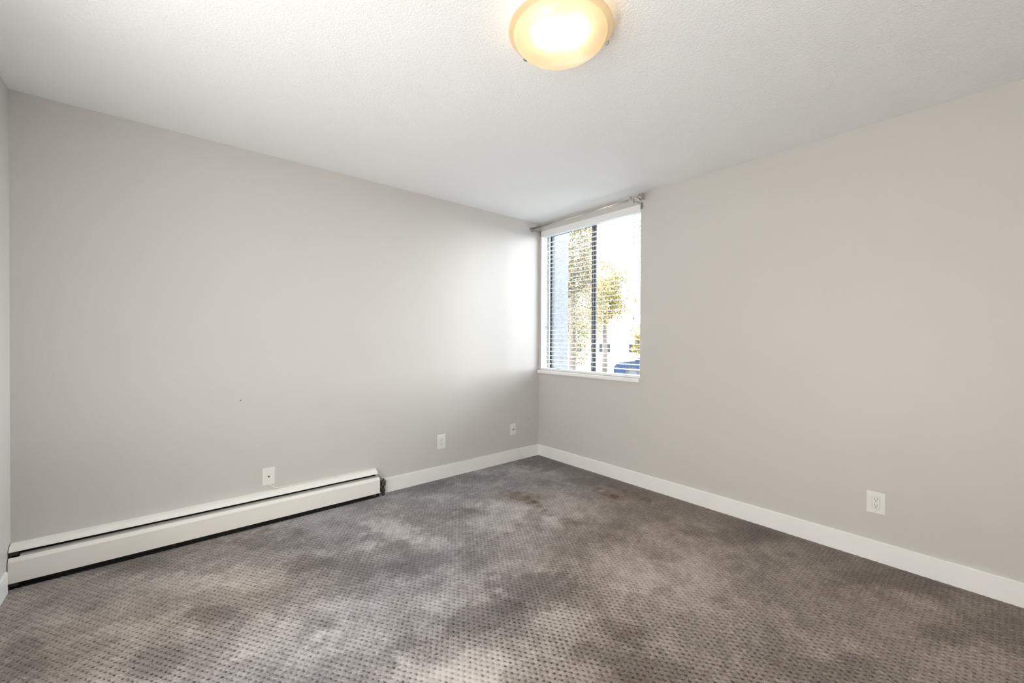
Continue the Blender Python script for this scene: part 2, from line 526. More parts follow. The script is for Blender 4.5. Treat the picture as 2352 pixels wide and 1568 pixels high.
baseboard('baseboard_rear', 'rear', 0.098, 1.30, 'white baseboard end at the left edge of the frame', h=0.106, th=0.009)
baseboard('baseboard_near', 'near', YR + 0.01, -0.0145, 'white baseboard out of frame')

# ------------------------------------------------------------------ window
win = empty('window_1', (0, 0, 0), 'sliding window with dark bronze frame and two panes', 'window', kind='structure')
bx('jamb', OX0, OX0 + 0.004, 0.001, 0.100, 0.905, OZ1, M_SILL, win)
bx('jamb', OX1 - 0.004, OX1, 0.001, 0.100, 0.905, OZ1, M_SILL, win)
bx('head_liner', OX0, OX1, 0.001, 0.100, OZ1 - 0.004, OZ1, M_SILL, win)
bm = bmesh.new()
prof = [(-0.024, 0.872), (-0.021, 0.866), (-0.015, 0.863), (0.098, 0.863), (0.098, 0.899), (-0.016, 0.899), (-0.021, 0.896), (-0.024, 0.890)]
a = [bm.verts.new((OX0 + 0.0005, y, z)) for y, z in prof]; b = [bm.verts.new((OX1 - 0.0005, y, z)) for y, z in prof]
for i in range(len(prof)):
    j = (i + 1) % len(prof); bm.faces.new((a[i], a[j], b[j], b[i]))
bm.faces.new(a[::-1]); bm.faces.new(b)
a = [bm.verts.new((0.001, y, z)) for y, z in prof if y < 0]; b = [bm.verts.new((OX0 + 0.0005, y, z)) for y, z in prof if y < 0]
sill = fin('sill', bm, M_SILL, win)
bx('sill_nose', 0.001, OX0, -0.024, -0.0005, 0.863, 0.899, M_SILL, win, bevel=0.004)
bx('sill_nose', OX1, OX1 + 0.003, -0.024, -0.0005, 0.863, 0.899, M_SILL, win, bevel=0.001)
FY0, FY1 = 0.100, 0.150
bx('frame_stile', OX0, 0.0505, FY0, FY1, 0.862, OZ1, M_ALU, win)
bx('frame_stile', OX1 - 0.022, OX1, FY0, FY1, 0.862, OZ1, M_BRONZE, win)
bx('frame_rail', 0.0505, OX1 - 0.022, FY0, FY1, 0.862, 0.888, M_ALU, win)
bx('frame_rail', 0.0505, OX1 - 0.022, FY0, FY1, 2.335, OZ1, M_BRONZE, win)
def sash(x0, x1, y0, y1, ws, we):
    z0, z1 = 0.888, 2.335
    s = empty('sash'); s.parent = win
    bx('stile', x0, x0 + ws, y0, y1, z0, z1, M_BRONZE, s, bevel=0.002, seg=1)
    bx('stile', x1 - we, x1, y0, y1, z0, z1, M_BRONZE, s, bevel=0.002, seg=1)
    bx('rail', x0 + ws, x1 - we, y0, y1, z0, z0 + 0.030, M_BRONZE, s, bevel=0.002, seg=1)
    bx('rail', x0 + ws, x1 - we, y0, y1, z1 - 0.016, z1, M_BRONZE, s, bevel=0.002, seg=1)
    ym = (y0 + y1) / 2
    bx('pane', x0 + ws, x1 - we, ym - 0.002, ym + 0.002, z0 + 0.030, z1 - 0.016, M_GLASS, s)
    return s
sash(0.0505, 0.645, 0.126, 0.148, 0.014, 0.030)
s2 = sash(0.6175, OX1 - 0.022, 0.102, 0.124, 0.046, 0.03)
bx('edge_highlight', 0.638, 0.644, 0.0985, 0.1025, 0.94, 2.27, M_ALU, s2)  # pale strip standing in for the highlight on the sash edge
s3 = empty('latch'); s3.parent = win
bx('latch_body', 0.052, 0.066, 0.088, 0.1, 1.33, 1.375, M_ALU, s3, bevel=0.002)

# ------------------------------------------------------------------ blind
bl = empty('venetian_blind', (0, 0, 0), 'white horizontal slat blind drawn down over the window, slats open', 'blind')
BX0, BX1 = OX0 + 0.006, OX1 - 0.008
bx('valance', OX0 + 0.001, OX1 - 0.002, -0.006, 0.004, 2.290, 2.352, M_BLIND, bl, bevel=0.002)
bx('headrail', BX0, BX1, 0.008, 0.062, 2.296, 2.345, M_BLIND, bl)
bm = bmesh.new()
SW, ST = 0.047, 0.0018
prof = []
for k in range(7):
    y = -SW / 2 + SW * k / 6
    prof.append((y, 0.0014 * (1 - (2 * y / SW) ** 2) + ST / 2))
for k in range(6, -1, -1):
    y = -SW / 2 + SW * k / 6
    prof.append((y, 0.0014 * (1 - (2 * y / SW) ** 2) - ST / 2))
a = [bm.verts.new((BX0, y, z)) for y, z in prof]; b = [bm.verts.new((BX1, y, z)) for y, z in prof]
for i in range(len(prof)):
    j = (i + 1) % len(prof); bm.faces.new((a[i], a[j], b[j], b[i]))
bm.faces.new(a[::-1]); bm.faces.new(b)
bmesh.ops.recalc_face_normals(bm, faces=bm.faces)
slat_me = bpy.data.meshes.new('slat'); bm.to_mesh(slat_me); bm.free()
SZ = [2.2271 - i * (2.2271 - 0.9675) / 29 for i in range(30)]
for z in SZ:
    o = link('slat', slat_me, M_BLIND, bl, (0, 0.036, z))
    o.rotation_euler = (math.radians(4.0), 0, 0)
bx('bottom_rail', BX0, BX1, 0.010, 0.062, 0.9005, 0.922, M_BLIND, bl, bevel=0.003)
for x in (0.0815, 0.459, 0.780, 1.073):
    bm = bmesh.new()
    for y in (0.0095, 0.0625):
        tube(bm, [(x, y, 0.915), (x, y, 1.6), (x, y, 2.30)], 0.0007, 5)
    tube(bm, [(x + 0.018, 0.036, 0.915), (x + 0.018, 0.036, 1.6), (x + 0.018, 0.036, 2.30)], 0.0007, 5)
    fin('ladder_cord', bm, M_CORD, bl)
bm = bmesh.new()
tube(bm, [(1.150, 0.001, 2.290), (1.1485, 0.0, 1.9), (1.1487, 0.0, 1.42)], 0.0011, 6)
lc = fin('lift_cord', bm, M_CORDD, bl)
bm = bmesh.new()
lathe(bm, [(0.0, 0), (0.0055, 0.001), (0.0062, 0.008), (0.0042, 0.018), (0.0052, 0.026), (0.003, 0.031), (0, 0.032)], 12, (1.1488, 0.0, 1.392))
fin('tassel', bm, M_WOOD, lc, smooth=True)

# ------------------------------------------------------------------ curtain rod
rod = empty('curtain_rod', (0, 0, 0), 'brushed nickel curtain rod with square finial above the window', 'curtain rod')
RY, RZ = -0.120, 2.366
bm = bmesh.new(); tube(bm, [(0.012, RY, RZ), (0.6, RY, RZ), (1.19, RY, RZ)], 0.0085, 16)
fin('outer_tube', bm, M_NICKEL, rod, smooth=True)
bm = bmesh.new(); tube(bm, [(1.19, RY, RZ), (1.256, RY, RZ)], 0.0070, 16)
fin('inner_tube', bm, M_NICKEL, rod, smooth=True)
bm = bmesh.new(); tube(bm, [(1.180, RY, RZ), (1.183, RY, RZ), (1.206, RY, RZ), (1.209, RY, RZ)], [0.0085, 0.0125, 0.0125, 0.0085], 18)
fin('collar', bm, M_NICKEL, rod, smooth=False)
bm = bmesh.new(); tube(bm, [(1.190, RY + 0.004, RZ + 0.010), (1.190, RY + 0.004, RZ + 0.019), (1.190, RY + 0.004, RZ + 0.020), (1.190, RY + 0.004, RZ + 0.026)], [0.002, 0.002, 0.007, 0.007], 12)
fin('thumb_screw', bm, M_STEEL, rod)
bm = bmesh.new(); tube(bm, [(0.001, RY, RZ), (0.004, RY, RZ), (0.004, RY, RZ), (0.010, RY, RZ), (0.013, RY, RZ)], [0.016, 0.016, 0.011, 0.011, 0.009], 18)
fin('end_cap', bm, M_STEEL, rod)
bx('finial_collar', 1.253, 1.271, RY - 0.016, RY + 0.016, RZ - 0.017, RZ + 0.017, M_NICKEL, rod, bevel=0.002)
fn = empty('finial'); fn.parent = rod
bx('finial_plate', 1.279, 1.284, RY - 0.022, RY + 0.022, RZ - 0.025, RZ + 0.025, M_NICKEL, fn, bevel=0.001)
bx('finial_plate', 1.302, 1.308, RY - 0.022, RY + 0.022, RZ - 0.025, RZ + 0.025, M_STEEL, fn, bevel=0.001)
bm = bmesh.new(); tube(bm, [(1.271, RY, RZ), (1.280, RY, RZ), (1.284, RY, RZ), (1.288, RY, RZ), (1.293, RY, RZ), (1.298, RY, RZ), (1.303, RY, RZ)], [0.008, 0.008, 0.022, 0.0165, 0.0145, 0.0165, 0.022], 20)
fin('finial_neck', bm, M_NICKEL, fn, smooth=True)
def bracket(x):
    br = empty('bracket'); br.parent = rod
    bx('wall_plate', x - 0.009, x + 0.009, -0.004, -0.0005, 2.308, 2.366, M_STEEL, br, bevel=0.001)
    bm = bmesh.new()
    box(bm, x - 0.005, x + 0.005, -0.128, -0.003, 2.346, 2.3525)
    box(bm, x - 0.005, x + 0.005, -0.1335, -0.1295, 2.346, 2.368)
    fin('arm', bm, M_NICKEL, br)
    bm = bmesh.new()
    tube(bm, [(x, -0.135, 2.345), (x, -0.120, 2.338), (x, -0.105, 2.342)], [0.003, 0.0035, 0.003], 8)
    tube(bm, [(x, -0.118, 2.348), (x, -0.118, 2.336), (x, -0.118, 2.3355), (x, -0.118, 2.330)], [0.003, 0.003, 0.007, 0.007], 12)
    fin('set_screw', bm, M_STEEL, br)
bracket(0.018)
bracket(1.2225)

# ------------------------------------------------------------------ ceiling light
LC = Vector((2.0635, -1.8885, 0))
lamp = empty('ceiling_light', (LC.x, LC.y, H), 'lit round flush ceiling light with amber glass bowl and metal clips', 'ceiling light')
bm = bmesh.new(); lathe(bm, [(0.0, -0.022), (0.10, -0.022), (0.108, -0.018), (0.11, -0.0005), (0, -0.0005)], 40)
fin('mounting_pan', bm, plain_tex('white_lamp_pan', (0.8, 0.78, 0.72), 0.5), lamp, smooth=False)
M_BOWL = bpy.data.materials.new('lit_amber_glass'); M_BOWL.use_nodes = True
q = NB(M_BOWL)
q.b.inputs['Base Color'].default_value = (0.42, 0.34, 0.22, 1); q.b.inputs['Roughness'].default_value = 0.25
# glow of two bulbs behind the glass: falls off with the distance from each bulb
BULBS = ((0.071, -0.023, -0.066), (0.022, -0.070, -0.066))
sums = None
for bp in BULBS:
    vd = q.n('ShaderNodeVectorMath', operation='DISTANCE'); q.l(q.tc.outputs['Object'], vd.inputs[0]); vd.inputs[1].default_value = bp
    g = q.math('DIVIDE', 1.0, q.math('ADD', q.math('POWER', q.math('MULTIPLY', vd.outputs['Value'], 1 / 0.076), 6.0), 0.04))
    sums = g if sums is None else q.math('ADD', sums, g)
mar = q.noise(9.0, 4, 0.55)
hot = q.math('MULTIPLY', sums, LAMP_HOT / 25.0)
base = q.math('MULTIPLY_ADD', mar.outputs['Fac'], 0.36, 0.38)
# the thick rim passes less light than the bowl
sp = q.n('ShaderNodeSeparateXYZ'); q.l(q.tc.outputs['Object'], sp.inputs[0])
rad = q.math('SQRT', q.math('ADD', q.math('POWER', sp.outputs['X'], 2.0), q.math('POWER', sp.outputs['Y'], 2.0)))
rimf = q.n('ShaderNodeMapRange'); rimf.inputs[1].default_value = 0.1745; rimf.inputs[2].default_value = 0.1765
rimf.inputs[3].default_value = 1.0; rimf.inputs[4].default_value = 0.66
q.l(rad, rimf.inputs[0])
tot = q.math('MULTIPLY', q.math('ADD', base, hot), rimf.outputs[0])
hc = q.math('MULTIPLY', hot, 0.55, clamp=True)
q.l(q.mix(hc, (1.0, 0.69, 0.33), (1.0, 0.90, 0.74)), q.b.inputs['Emission Color'])
q.l(tot, q.b.inputs['Emission Strength'])
bm = bmesh.new()
RIM = -0.054
prof = [(0.0, RIM - 0.078)]
for k in range(1, 15):
    a = k / 15 * PI / 2
    prof.append((0.1755 * math.sin(a), RIM - 0.008 - 0.070 * math.cos(a)))
prof += [(0.1755, RIM - 0.008), (0.1775, RIM - 0.006), (0.190, RIM - 0.003), (0.1955, RIM), (0.1955, RIM + 0.004), (0.188, RIM + 0.003), (0.172, RIM - 0.004)]
for k in range(13, 0, -1):
    a = k / 15 * PI / 2
    prof.append((0.171 * math.sin(a), RIM - 0.008 - 0.066 * math.cos(a)))
prof.append((0.0, RIM - 0.074))
lathe(bm, prof, 56)
fin('glass_bowl', bm, M_BOWL, lamp, smooth=True)
M_BULB = mat('lit_bulb', (1, 1, 1), 0.4, emit=(1.0, 0.84, 0.62), es=5.0)
for bx_, by_, bz_ in BULBS:
    bm = bmesh.new()
    bmesh.ops.create_uvsphere(bm, u_segments=14, v_segments=9, radius=0.024)
    bmesh.ops.translate(bm, verts=bm.verts, vec=(bx_, by_, -0.052))
    fin('bulb', bm, M_BULB, lamp, smooth=True)
def clip(ang):
    bm = bmesh.new()
    box(bm, 0.190, 0.1990, -0.009, 0.009, RIM - 0.006, RIM - 0.0035)
    box(bm, 0.1968, 0.1990, -0.009, 0.009, RIM - 0.006, RIM + 0.014)
    box(bm, 0.105, 0.1990, -0.006, 0.006, RIM + 0.012, RIM + 0.014)
    box(bm, 0.105, 0.1075, -0.006, 0.006, RIM + 0.012, -0.010)
    bmesh.ops.rotate(bm, verts=bm.verts, matrix=Matrix.Rotation(ang, 3, 'Z'))
    fin('clip', bm, M_NICKEL, lamp)
CLIP_ANG = []
for px, py in ((1207, 136), (1394, 97)):
    d = fw + r2 * ((px - 1176) / 943.99) - u2 * ((py - 784) / 943.99)
    k = (H + RIM - cam.matrix_world.translation.z) / d.z
    p = cam.matrix_world.translation + d * k
    CLIP_ANG.append(math.atan2(p.y - LC.y, p.x - LC.x))
for a in CLIP_ANG: clip(a)
clip(CLIP_ANG[0] + (CLIP_ANG[1] - CLIP_ANG[0]) / 2 + PI)

# ------------------------------------------------------------------ baseboard heater
ht = empty('baseboard_heater', (0, YR, 0), 'long cream baseboard heater along the left wall', 'heater')
HY0, HY1 = 0.003, 1.852          # along y from the rear wall
def hprof(name, prof, y0, y1, mt, closed=True, par=None):
    bm = bmesh.new(); extrude_profile(bm, prof, y0, y1, closed)
    return fin(name, bm, mt, par or ht)
def shell(pts, t):
    """open polyline (x,z) thickened towards its right"""
    out = []
    for i, p in enumerate(pts):
        a = Vector(pts[max(i - 1, 0)]); b = Vector(pts[min(i + 1, len(pts) - 1)])
        d = (b - a).normalized(); out.append((p[0] - d.y * -t * -1, p[1] + d.x * -t * 1))
    return list(pts) + out[::-1]
hood_pts = [(0.001, 0.207), (0.020, 0.205), (0.034, 0.201), (0.046, 0.194), (0.054, 0.185), (0.0565, 0.178)]
hprof('top_hood', hood_pts + [(0.0545, 0.1775), (0.052, 0.184), (0.044, 0.192), (0.033, 0.198), (0.001, 0.203)], HY0, HY1 - 0.012, M_HEAT)
hprof('back_panel', [(0.0005, -0.012), (0.003, -0.012), (0.003, 0.203), (0.0005, 0.203)], HY0, HY1 - 0.012, M_BLACKIN)
hprof('damper', [(0.036, 0.161), (0.047, 0.156), (0.051, 0.1455), (0.049, 0.1455), (0.045, 0.154), (0.035, 0.159)], HY0 + 0.035, HY1 - 0.010, M_HEATIN)
hprof('front_cover', [(0.049, 0.147), (0.0535, 0.1505), (0.066, 0.137), (0.0685, 0.132), (0.0685, 0.031), (0.060, 0.027), (0.060, 0.029), (0.0665, 0.033), (0.0665, 0.131), (0.0645, 0.136), (0.0530, 0.148)], HY0, HY1, M_HEAT)
bm = bmesh.new()
tube(bm, [(0.030, 0.03, 0.075), (0.030, 0.9, 0.075), (0.030, 1.86, 0.075)], 0.010, 10)
fin('copper_pipe', bm, M_COPPER, ht, smooth=True)
bm = bmesh.new()
for k in range(60):
    y = 0.08 + k * 0.029
    box(bm, 0.006, 0.058, y, y + 0.0012, 0.045, 0.118)
fo = fin('cooling_fins', bm, M_BLACKIN, ht); tag(fo, kind='stuff')
for y in (0.006, 0.62, 1.22, 1.80):
    bm = bmesh.new()
    w = 0.030 if y < 0.01 else 0.014
    d0 = 0.050 if y < 0.01 else 0.030
    pr = [(0.003, 0.012), (0.060, 0.012), (0.060, 0.040), (0.012, 0.040), (0.012, 0.158), (d0, 0.158), (d0, 0.176 if y < 0.01 else 0.170), (0.003, 0.176)]
    extrude_profile(bm, pr, y, y + w)
    fin('support_bracket', bm, M_BLACKIN, ht)
hprof('end_panel', [(0.003, 0.0), (0.064, 0.0), (0.064, 0.130), (0.048, 0.143), (0.003, 0.143)], HY1 - 0.005, HY1 - 0.003, M_BLACKIN)
# end return of the hood at the valve side
hprof('hood_end', [(0.001, 0.206), (0.020, 0.204), (0.034, 0.200), (0.046, 0.193), (0.054, 0.184), (0.050, 0.150), (0.003, 0.150)], HY1 - 0.0135, HY1 - 0.0122, M_HEAT)

# ------------------------------------------------------------------ air vent valve
vv = empty('radiator_valve', (0.050, -1.727, 0), 'tarnished brass air vent valve at the end of the heater', 'valve')
bm = bmesh.new()
lathe(bm, [(0.0, 0.064), (0.006, 0.064), (0.008, 0.069), (0.0175, 0.076), (0.019, 0.080), (0.019, 0.108), (0.0, 0.108)], 24)
fin('float_chamber', bm, M_BRASS, vv, smooth=False)
bm = bmesh.new()
lathe(bm, [(0.0, 0.106), (0.0195, 0.1065), (0.0215, 0.109), (0.0215, 0.114), (0.018, 0.118), (0.008, 0.121), (0.0, 0.122)], 24)
cp = fin('vent_cap', bm, M_BRASS, vv, smooth=False)
bm = bmesh.new(); lathe(bm, [(0.0045, 0.119), (0.0045, 0.128), (0.003, 0.132), (0, 0.132)], 10)
fin('bleed_nipple', bm, M_BRASS, cp)
bm = bmesh.new()
lathe(bm, [(0.0, 0.050), (0.007, 0.050), (0.007, 0.066), (0.0, 0.066)], 14)
fin('stem', bm, M_BRASS, vv)
bm = bmesh.new()
lathe(bm, [(0.0, 0.026), (0.013, 0.027), (0.016, 0.032), (0.0165, 0.045), (0.013, 0.053), (0.007, 0.056), (0.0, 0.056)], 8)
tube(bm, [(0.0, -0.004, 0.045), (0.0, -0.018, 0.046), (0.0, -0.018, 0.046), (0.0, -0.028, 0.047)], [0.010, 0.010, 0.013, 0.013], 8)
fin('elbow_fitting', bm, M_BRASS2, vv)
bm = bmesh.new()
lathe(bm, [(0.0, -0.006), (0.010, -0.006), (0.010, 0.004), (0.0125, 0.006), (0.0125, 0.022), (0.010, 0.027), (0, 0.027)], 12)
fin('riser_pipe', bm, M_BRASS2, vv)

# ------------------------------------------------------------------ wall plates
def to_wall(bm, wall, c, z):
    """plate drawn in local (u right, v up, w out of the wall) -> world-oriented local space"""
    for v in bm.verts:
        u, h, w = v.co
        if wall == 'left': v.co = Vector((w, -u if False else u, h))
        else: v.co = Vector((u, -w, h))
def plate_thing(name, wall, c, z, label, cat):
    loc = (0.0003, c, z) if wall == 'left' else (c, -0.0003, z)
    return empty(name, loc, label, cat)
def pbox(name, wall, par, u0, u1, v0, v1, w0, w1, mt, bevel=0.0):
    bm = bmesh.new(); box(bm, u0, u1, v0, v1, w0, w1)
    if bevel: bmesh.ops.bevel(bm, geom=list(bm.edges), offset=bevel, segments=2, affect='EDGES', profile=0.5, clamp_overlap=True)
    to_wall(bm, wall, 0, 0)
    return fin(name, bm, mt, par)
def pdisc(name, wall, par, u, v, r, w0, w1, mt, n=14):
    bm = bmesh.new(); lathe(bm, [(0, w0), (r, w0), (r, w1 - 0.0003), (r * 0.8, w1), (0, w1)], n, (u, v, 0))
    to_wall(bm, wall, 0, 0)
    return fin(name, bm, mt, par)
def faceplate(wall, par, w, h):
    bm = bmesh.new()
    pr = [(0.5, 0.0), (0.5, 0.003), (0.485, 0.0052)]
    vs_ = []
    for s, d in pr:
        e = (0.5 - s) * 0.2
        vs_.append([bm.verts.new((sx * (w / 2 - e), sy * (h / 2 - e), d)) for sx, sy in ((-1, -1), (1, -1), (1, 1), (-1, 1))])
    for a, b in zip(vs_, vs_[1:]):
        for k in range(4): bm.faces.new((a[k], a[(k + 1) % 4], b[(k + 1) % 4], b[k]))
    bm.faces.new(vs_[-1]); bm.faces.new(vs_[0][::-1])
    to_wall(bm, wall, 0, 0)
    return fin('faceplate', bm, M_PLATE, par)
def outlet(wall, c, z, w, h, label):
    o = plate_thing('power_outlet', wall, c, z, label, 'outlet')
    fp = faceplate(wall, o, w, h)
    # dark reveal round the insert, then the insert
    rc_ = pbox('receptacle', wall, o, -0.0165, 0.0165, -0.0335, 0.0335, 0.004, 0.0068, M_RECEP, 0.0006)
    pbox('insert_gap', wall, o, -0.0174, 0.0174, -0.0344, 0.0344, 0.004, 0.0054, mat('gap_shadow_plastic', (0.45, 0.44, 0.42), 0.6))
    for s in (1, -1):
        cv = 0.0165 * s + 0.002
        pbox('slot', wall, rc_, -0.0072, -0.0052, cv - 0.0005, cv + 0.0085, 0.0064, 0.0070, M_DARK)
        pbox('slot', wall, rc_, 0.0052, 0.0072, cv + 0.0005, cv + 0.0075, 0.0064, 0.0070, M_DARK)
        pdisc('ground_hole', wall, rc_, 0.0, cv - 0.0075, 0.0027, 0.0064, 0.0071, M_DARK)
    for s in (1, -1):
        pdisc('screw', wall, o, 0, s * 0.0485, 0.0028, 0.004, 0.0060, M_SCREW)
    return o
outlet('right', 2.7115, 0.3232, 0.080, 0.120, 'white double power outlet alone low on the long right wall')
outlet('left', -1.1795, 0.3218, 0.080, 0.124, 'white double power outlet low on the left wall, between heater and cable socket')
j = plate_thing('phone_jack', 'left', -2.5005, 0.3010, 'white phone jack plate just above the baseboard heater', 'wall jack')
faceplate('left', j, 0.071, 0.1125)
pbox('jack_socket', 'left', j, -0.0055, 0.0055, -0.0055, 0.0045, 0.004, 0.0056, M_DARK)
pdisc('screw', 'left', j, 0, 0.0415, 0.0028, 0.004, 0.0060, M_SCREW); pdisc('screw', 'left', j, 0, -0.0415, 0.0028, 0.004, 0.0060, M_SCREW)
j = plate_thing('cable_socket', 'left', -0.3555, 0.3170, 'white coaxial cable wall plate nearest the window corner', 'wall jack')
faceplate('left', j, 0.071, 0.1125)
cx_ = pdisc('coaxial_connector', 'left', j, 0, 0.0, 0.0062, 0.004, 0.013, plain_tex('connector_metal', (0.12, 0.11, 0.10), 0.4, metal=0.7))
pdisc('screw', 'left', j, 0, 0.0415, 0.0028, 0.004, 0.0060, M_SCREW); pdisc('screw', 'left', j, 0, -0.0415, 0.0028, 0.004, 0.0060, M_SCREW)

# ------------------------------------------------------------------ phone cable with its clips
pc = empty('phone_cable', (0, 0, 0), 'thin white phone cable clipped along heater top and baseboard', 'cable')
pts = [(0.0035, -2.497, 0.248), (0.004, -2.488, 0.236), (0.0045, -2.470, 0.222), (0.0045, -2.440, 0.2135), (0.0045, -2.38, 0.2112), (0.0045, -2.1, 0.2112), (0.0045, -1.80, 0.2112), (0.0045, -1.768, 0.2085),
       (0.0055, -1.756, 0.190), (0.0055, -1.745, 0.160), (0.0055, -1.725, 0.130), (0.006, -1.70, 0.1165), (0.011, -1.66, 0.1155), (0.0115, -1.2, 0.1155), (0.0115, -0.7, 0.1155), (0.0115, -0.33, 0.1155),
       (0.0125, -0.318, 0.1150), (0.0165, -0.308, 0.1020), (0.0165, -0.286, 0.070), (0.0165, -0.262, 0.034), (0.0165, -0.245, 0.001)]
bm = bmesh.new(); tube(bm, pts, 0.0024, 8)
fin('cable_run', bm, M_CABLE, pc, smooth=True)
def cclip(y, z, x=0.0045):
    bm = bmesh.new()
    box(bm, x - 0.003, x + 0.003, y - 0.0025, y + 0.0025, z - 0.003, z + 0.0065)
    o = fin('cable_clip', bm, M_CABLE, pc)
    bm = bmesh.new(); lathe(bm, [(0, 0), (0.0012, 0), (0.0012, 0.002), (0, 0.002)], 8)
    bmesh.ops.rotate(bm, verts=bm.verts, matrix=Matrix.Rotation(PI / 2, 3, 'Y'))
    bmesh.ops.translate(bm, verts=bm.verts, vec=(x + 0.0025, y, z + 0.0045))
    fin('nail_head', bm, M_DARK, o)
for y in (-2.455, -2.25, -2.09, -1.95): cclip(y, 0.2112 if y > -2.4 else 0.2165)
for y in (-1.155, -0.79, -0.575, -0.345): cclip(y, 0.1165, 0.0115)

# ------------------------------------------------------------------ outside
GZ = -0.62
M_STUCCO = mat('grey_pebble_dash', (0.40, 0.41, 0.44), 0.95, spec=0.1)
q = NB(M_STUCCO); v1 = q.noise(62.0, 5, 0.75); v2 = q.noise(70.0, 3, 0.6)
q.l(q.ramp(v1.outputs['Fac'], [(0.30, (0.045, 0.046, 0.052)), (0.52, (0.105, 0.108, 0.117)), (0.75, (0.16, 0.163, 0.172))]), q.b.inputs['Base Color'])
q.bump(v2.outputs['Fac'], 0.8, 0.01)
fw_ = bx('wall_exterior', -0.60, -0.30, 0.201, 0.790, GZ, 3.6, M_STUCCO)
bx('reveal', 0.030, 0.033, 0.1505, 0.2005, 0.862, 2.352, M_STUCCO, fw_)
tag(fw_, 'bluish grey pebble-dash wing wall outside the window', 'wall', kind='structure')
M_GROUND = plain_tex('pale_asphalt', (0.085, 0.085, 0.083), 0.9, sc=3.0, amt=0.12)
gr = bx('ground', -60, 40, 0.2, 70, GZ - 0.3, GZ, M_GROUND)
tag(gr, 'pale sunlit street outside the window', 'ground', kind='structure')

def at(px, dist):
    """point on the ground outside along a pixel column, at a distance from the camera"""
    d = fw + r2 * ((px - 1176) / 943.99)
    d.z = 0
    p = cam.matrix_world.translation + d * dist
    return p.x, p.y

def leaf_mat(name, stops):
    M = bpy.data.materials.new(name); M.use_nodes = True
    q = NB(M)
    nz = q.noise(2.2, 4, 0.7)
    n2 = q.noise(9.0, 2, 0.6)
    f = q.math('ADD', q.math('MULTIPLY', nz.outputs['Fac'], 0.55), q.math('MULTIPLY', n2.outputs['Fac'], 0.45))
    c = q.ramp(f, stops)
    q.l(c, q.b.inputs['Base Color']); q.b.inputs['Roughness'].default_value = 0.6
    trn = q.n('ShaderNodeBsdfTranslucent'); q.l(c, trn.inputs[0])
    mxs = q.n('ShaderNodeMixShader'); mxs.inputs[0].default_value = 0.35
    out = q.t.nodes['Material Output']
    q.l(q.b.outputs[0], mxs.inputs[1]); q.l(trn.outputs[0], mxs.inputs[2]); q.l(mxs.outputs[0], out.inputs[0])
    return M
M_LEAF1 = leaf_mat('olive_autumn_leaves', [(0.32, (0.048, 0.055, 0.024)), (0.45, (0.092, 0.083, 0.042)), (0.56, (0.145, 0.105, 0.058)), (0.68, (0.17, 0.085, 0.052))])
M_LEAF2 = leaf_mat('golden_autumn_leaves', [(0.32, (0.042, 0.060, 0.012)), (0.45, (0.10, 0.088, 0.016)), (0.56, (0.13, 0.085, 0.019)), (0.68, (0.125, 0.052, 0.014))])
M_BARK = plain_tex('grey_bark', (0.05, 0.04, 0.033), 0.9, sc=20.0, amt=0.4)
def tree(px, dist, zc, rx, rz, n, size, lm, label, seed):
    x, y = at(px, dist)
    rnd = random.Random(seed)
    tr_ = empty('tree', (x, y, GZ), label, 'tree')
    zc = zc - GZ
    bm = bmesh.new()
    tube(bm, [(0, 0, -0.02), (0.03, 0.02, zc * 0.4), (0.0, 0.0, zc), (0.02, 0, zc + rz * 0.5)], [0.13, 0.10, 0.07, 0.02], 9)
    fin('trunk', bm, M_BARK, tr_, smooth=True)
    for k in range(7):
        a = k * 0.9 + rnd.random() * 0.5
        h = zc - rz * 0.55 + rnd.random() * rz * 0.7
        L = rx * (0.55 + 0.3 * rnd.random())
        bm = bmesh.new()
        tube(bm, [(0, 0, h), (math.cos(a) * L * 0.5, math.sin(a) * L * 0.5, h + 0.25 * L), (math.cos(a) * L, math.sin(a) * L, h + 0.55 * L)], [0.045, 0.03, 0.01], 6)
        fin('branch', bm, M_BARK, tr_, smooth=True)
    # clumps of leaves
    cl = [Vector((rnd.gauss(0, .45), rnd.gauss(0, .45), rnd.gauss(0, .5))) for _ in range(34)]
    vs_, fs_ = [], []
    for i in range(n):
        c = cl[rnd.randrange(len(cl))]
        p = c + Vector((rnd.gauss(0, .17), rnd.gauss(0, .17), rnd.gauss(0, .15)))
        if p.length > 1.15: continue
        P = Vector((p.x * rx, p.y * rx, zc + p.z * rz))
        u = Vector((rnd.gauss(0, 1), rnd.gauss(0, 1), rnd.gauss(0, 1))).normalized()
        w = u.orthogonal().normalized()
        s = size * (0.7 + 0.6 * rnd.random())
        b0 = len(vs_)
        vs_ += [P - u * s, P + w * s * 0.55 + u.cross(w) * s * 0.12, P + u * s, P - w * s * 0.55 + u.cross(w) * s * 0.12]
        fs_ += [(b0, b0 + 1, b0 + 2), (b0, b0 + 2, b0 + 3)]
    me = bpy.data.meshes.new('foliage'); me.from_pydata([tuple(v) for v in vs_], [], fs_); me.update()
    f = link('foliage', me, lm, tr_); tag(f, kind='stuff')
    return tr_
tree(1313, 11.0, 2.75, 0.95, 2.0, 26000, 0.030, M_LEAF1, 'olive and russet autumn tree seen through the left pane', 3)
tree(1388, 17.0, 2.75, 1.25, 1.55, 14000, 0.042, M_LEAF2, 'golden yellow autumn tree seen through the right pane', 8)
tree(1474, 26.0, 1.15, 0.9, 0.9, 3000, 0.06, M_LEAF2, 'small distant orange tree above the parked car', 14)

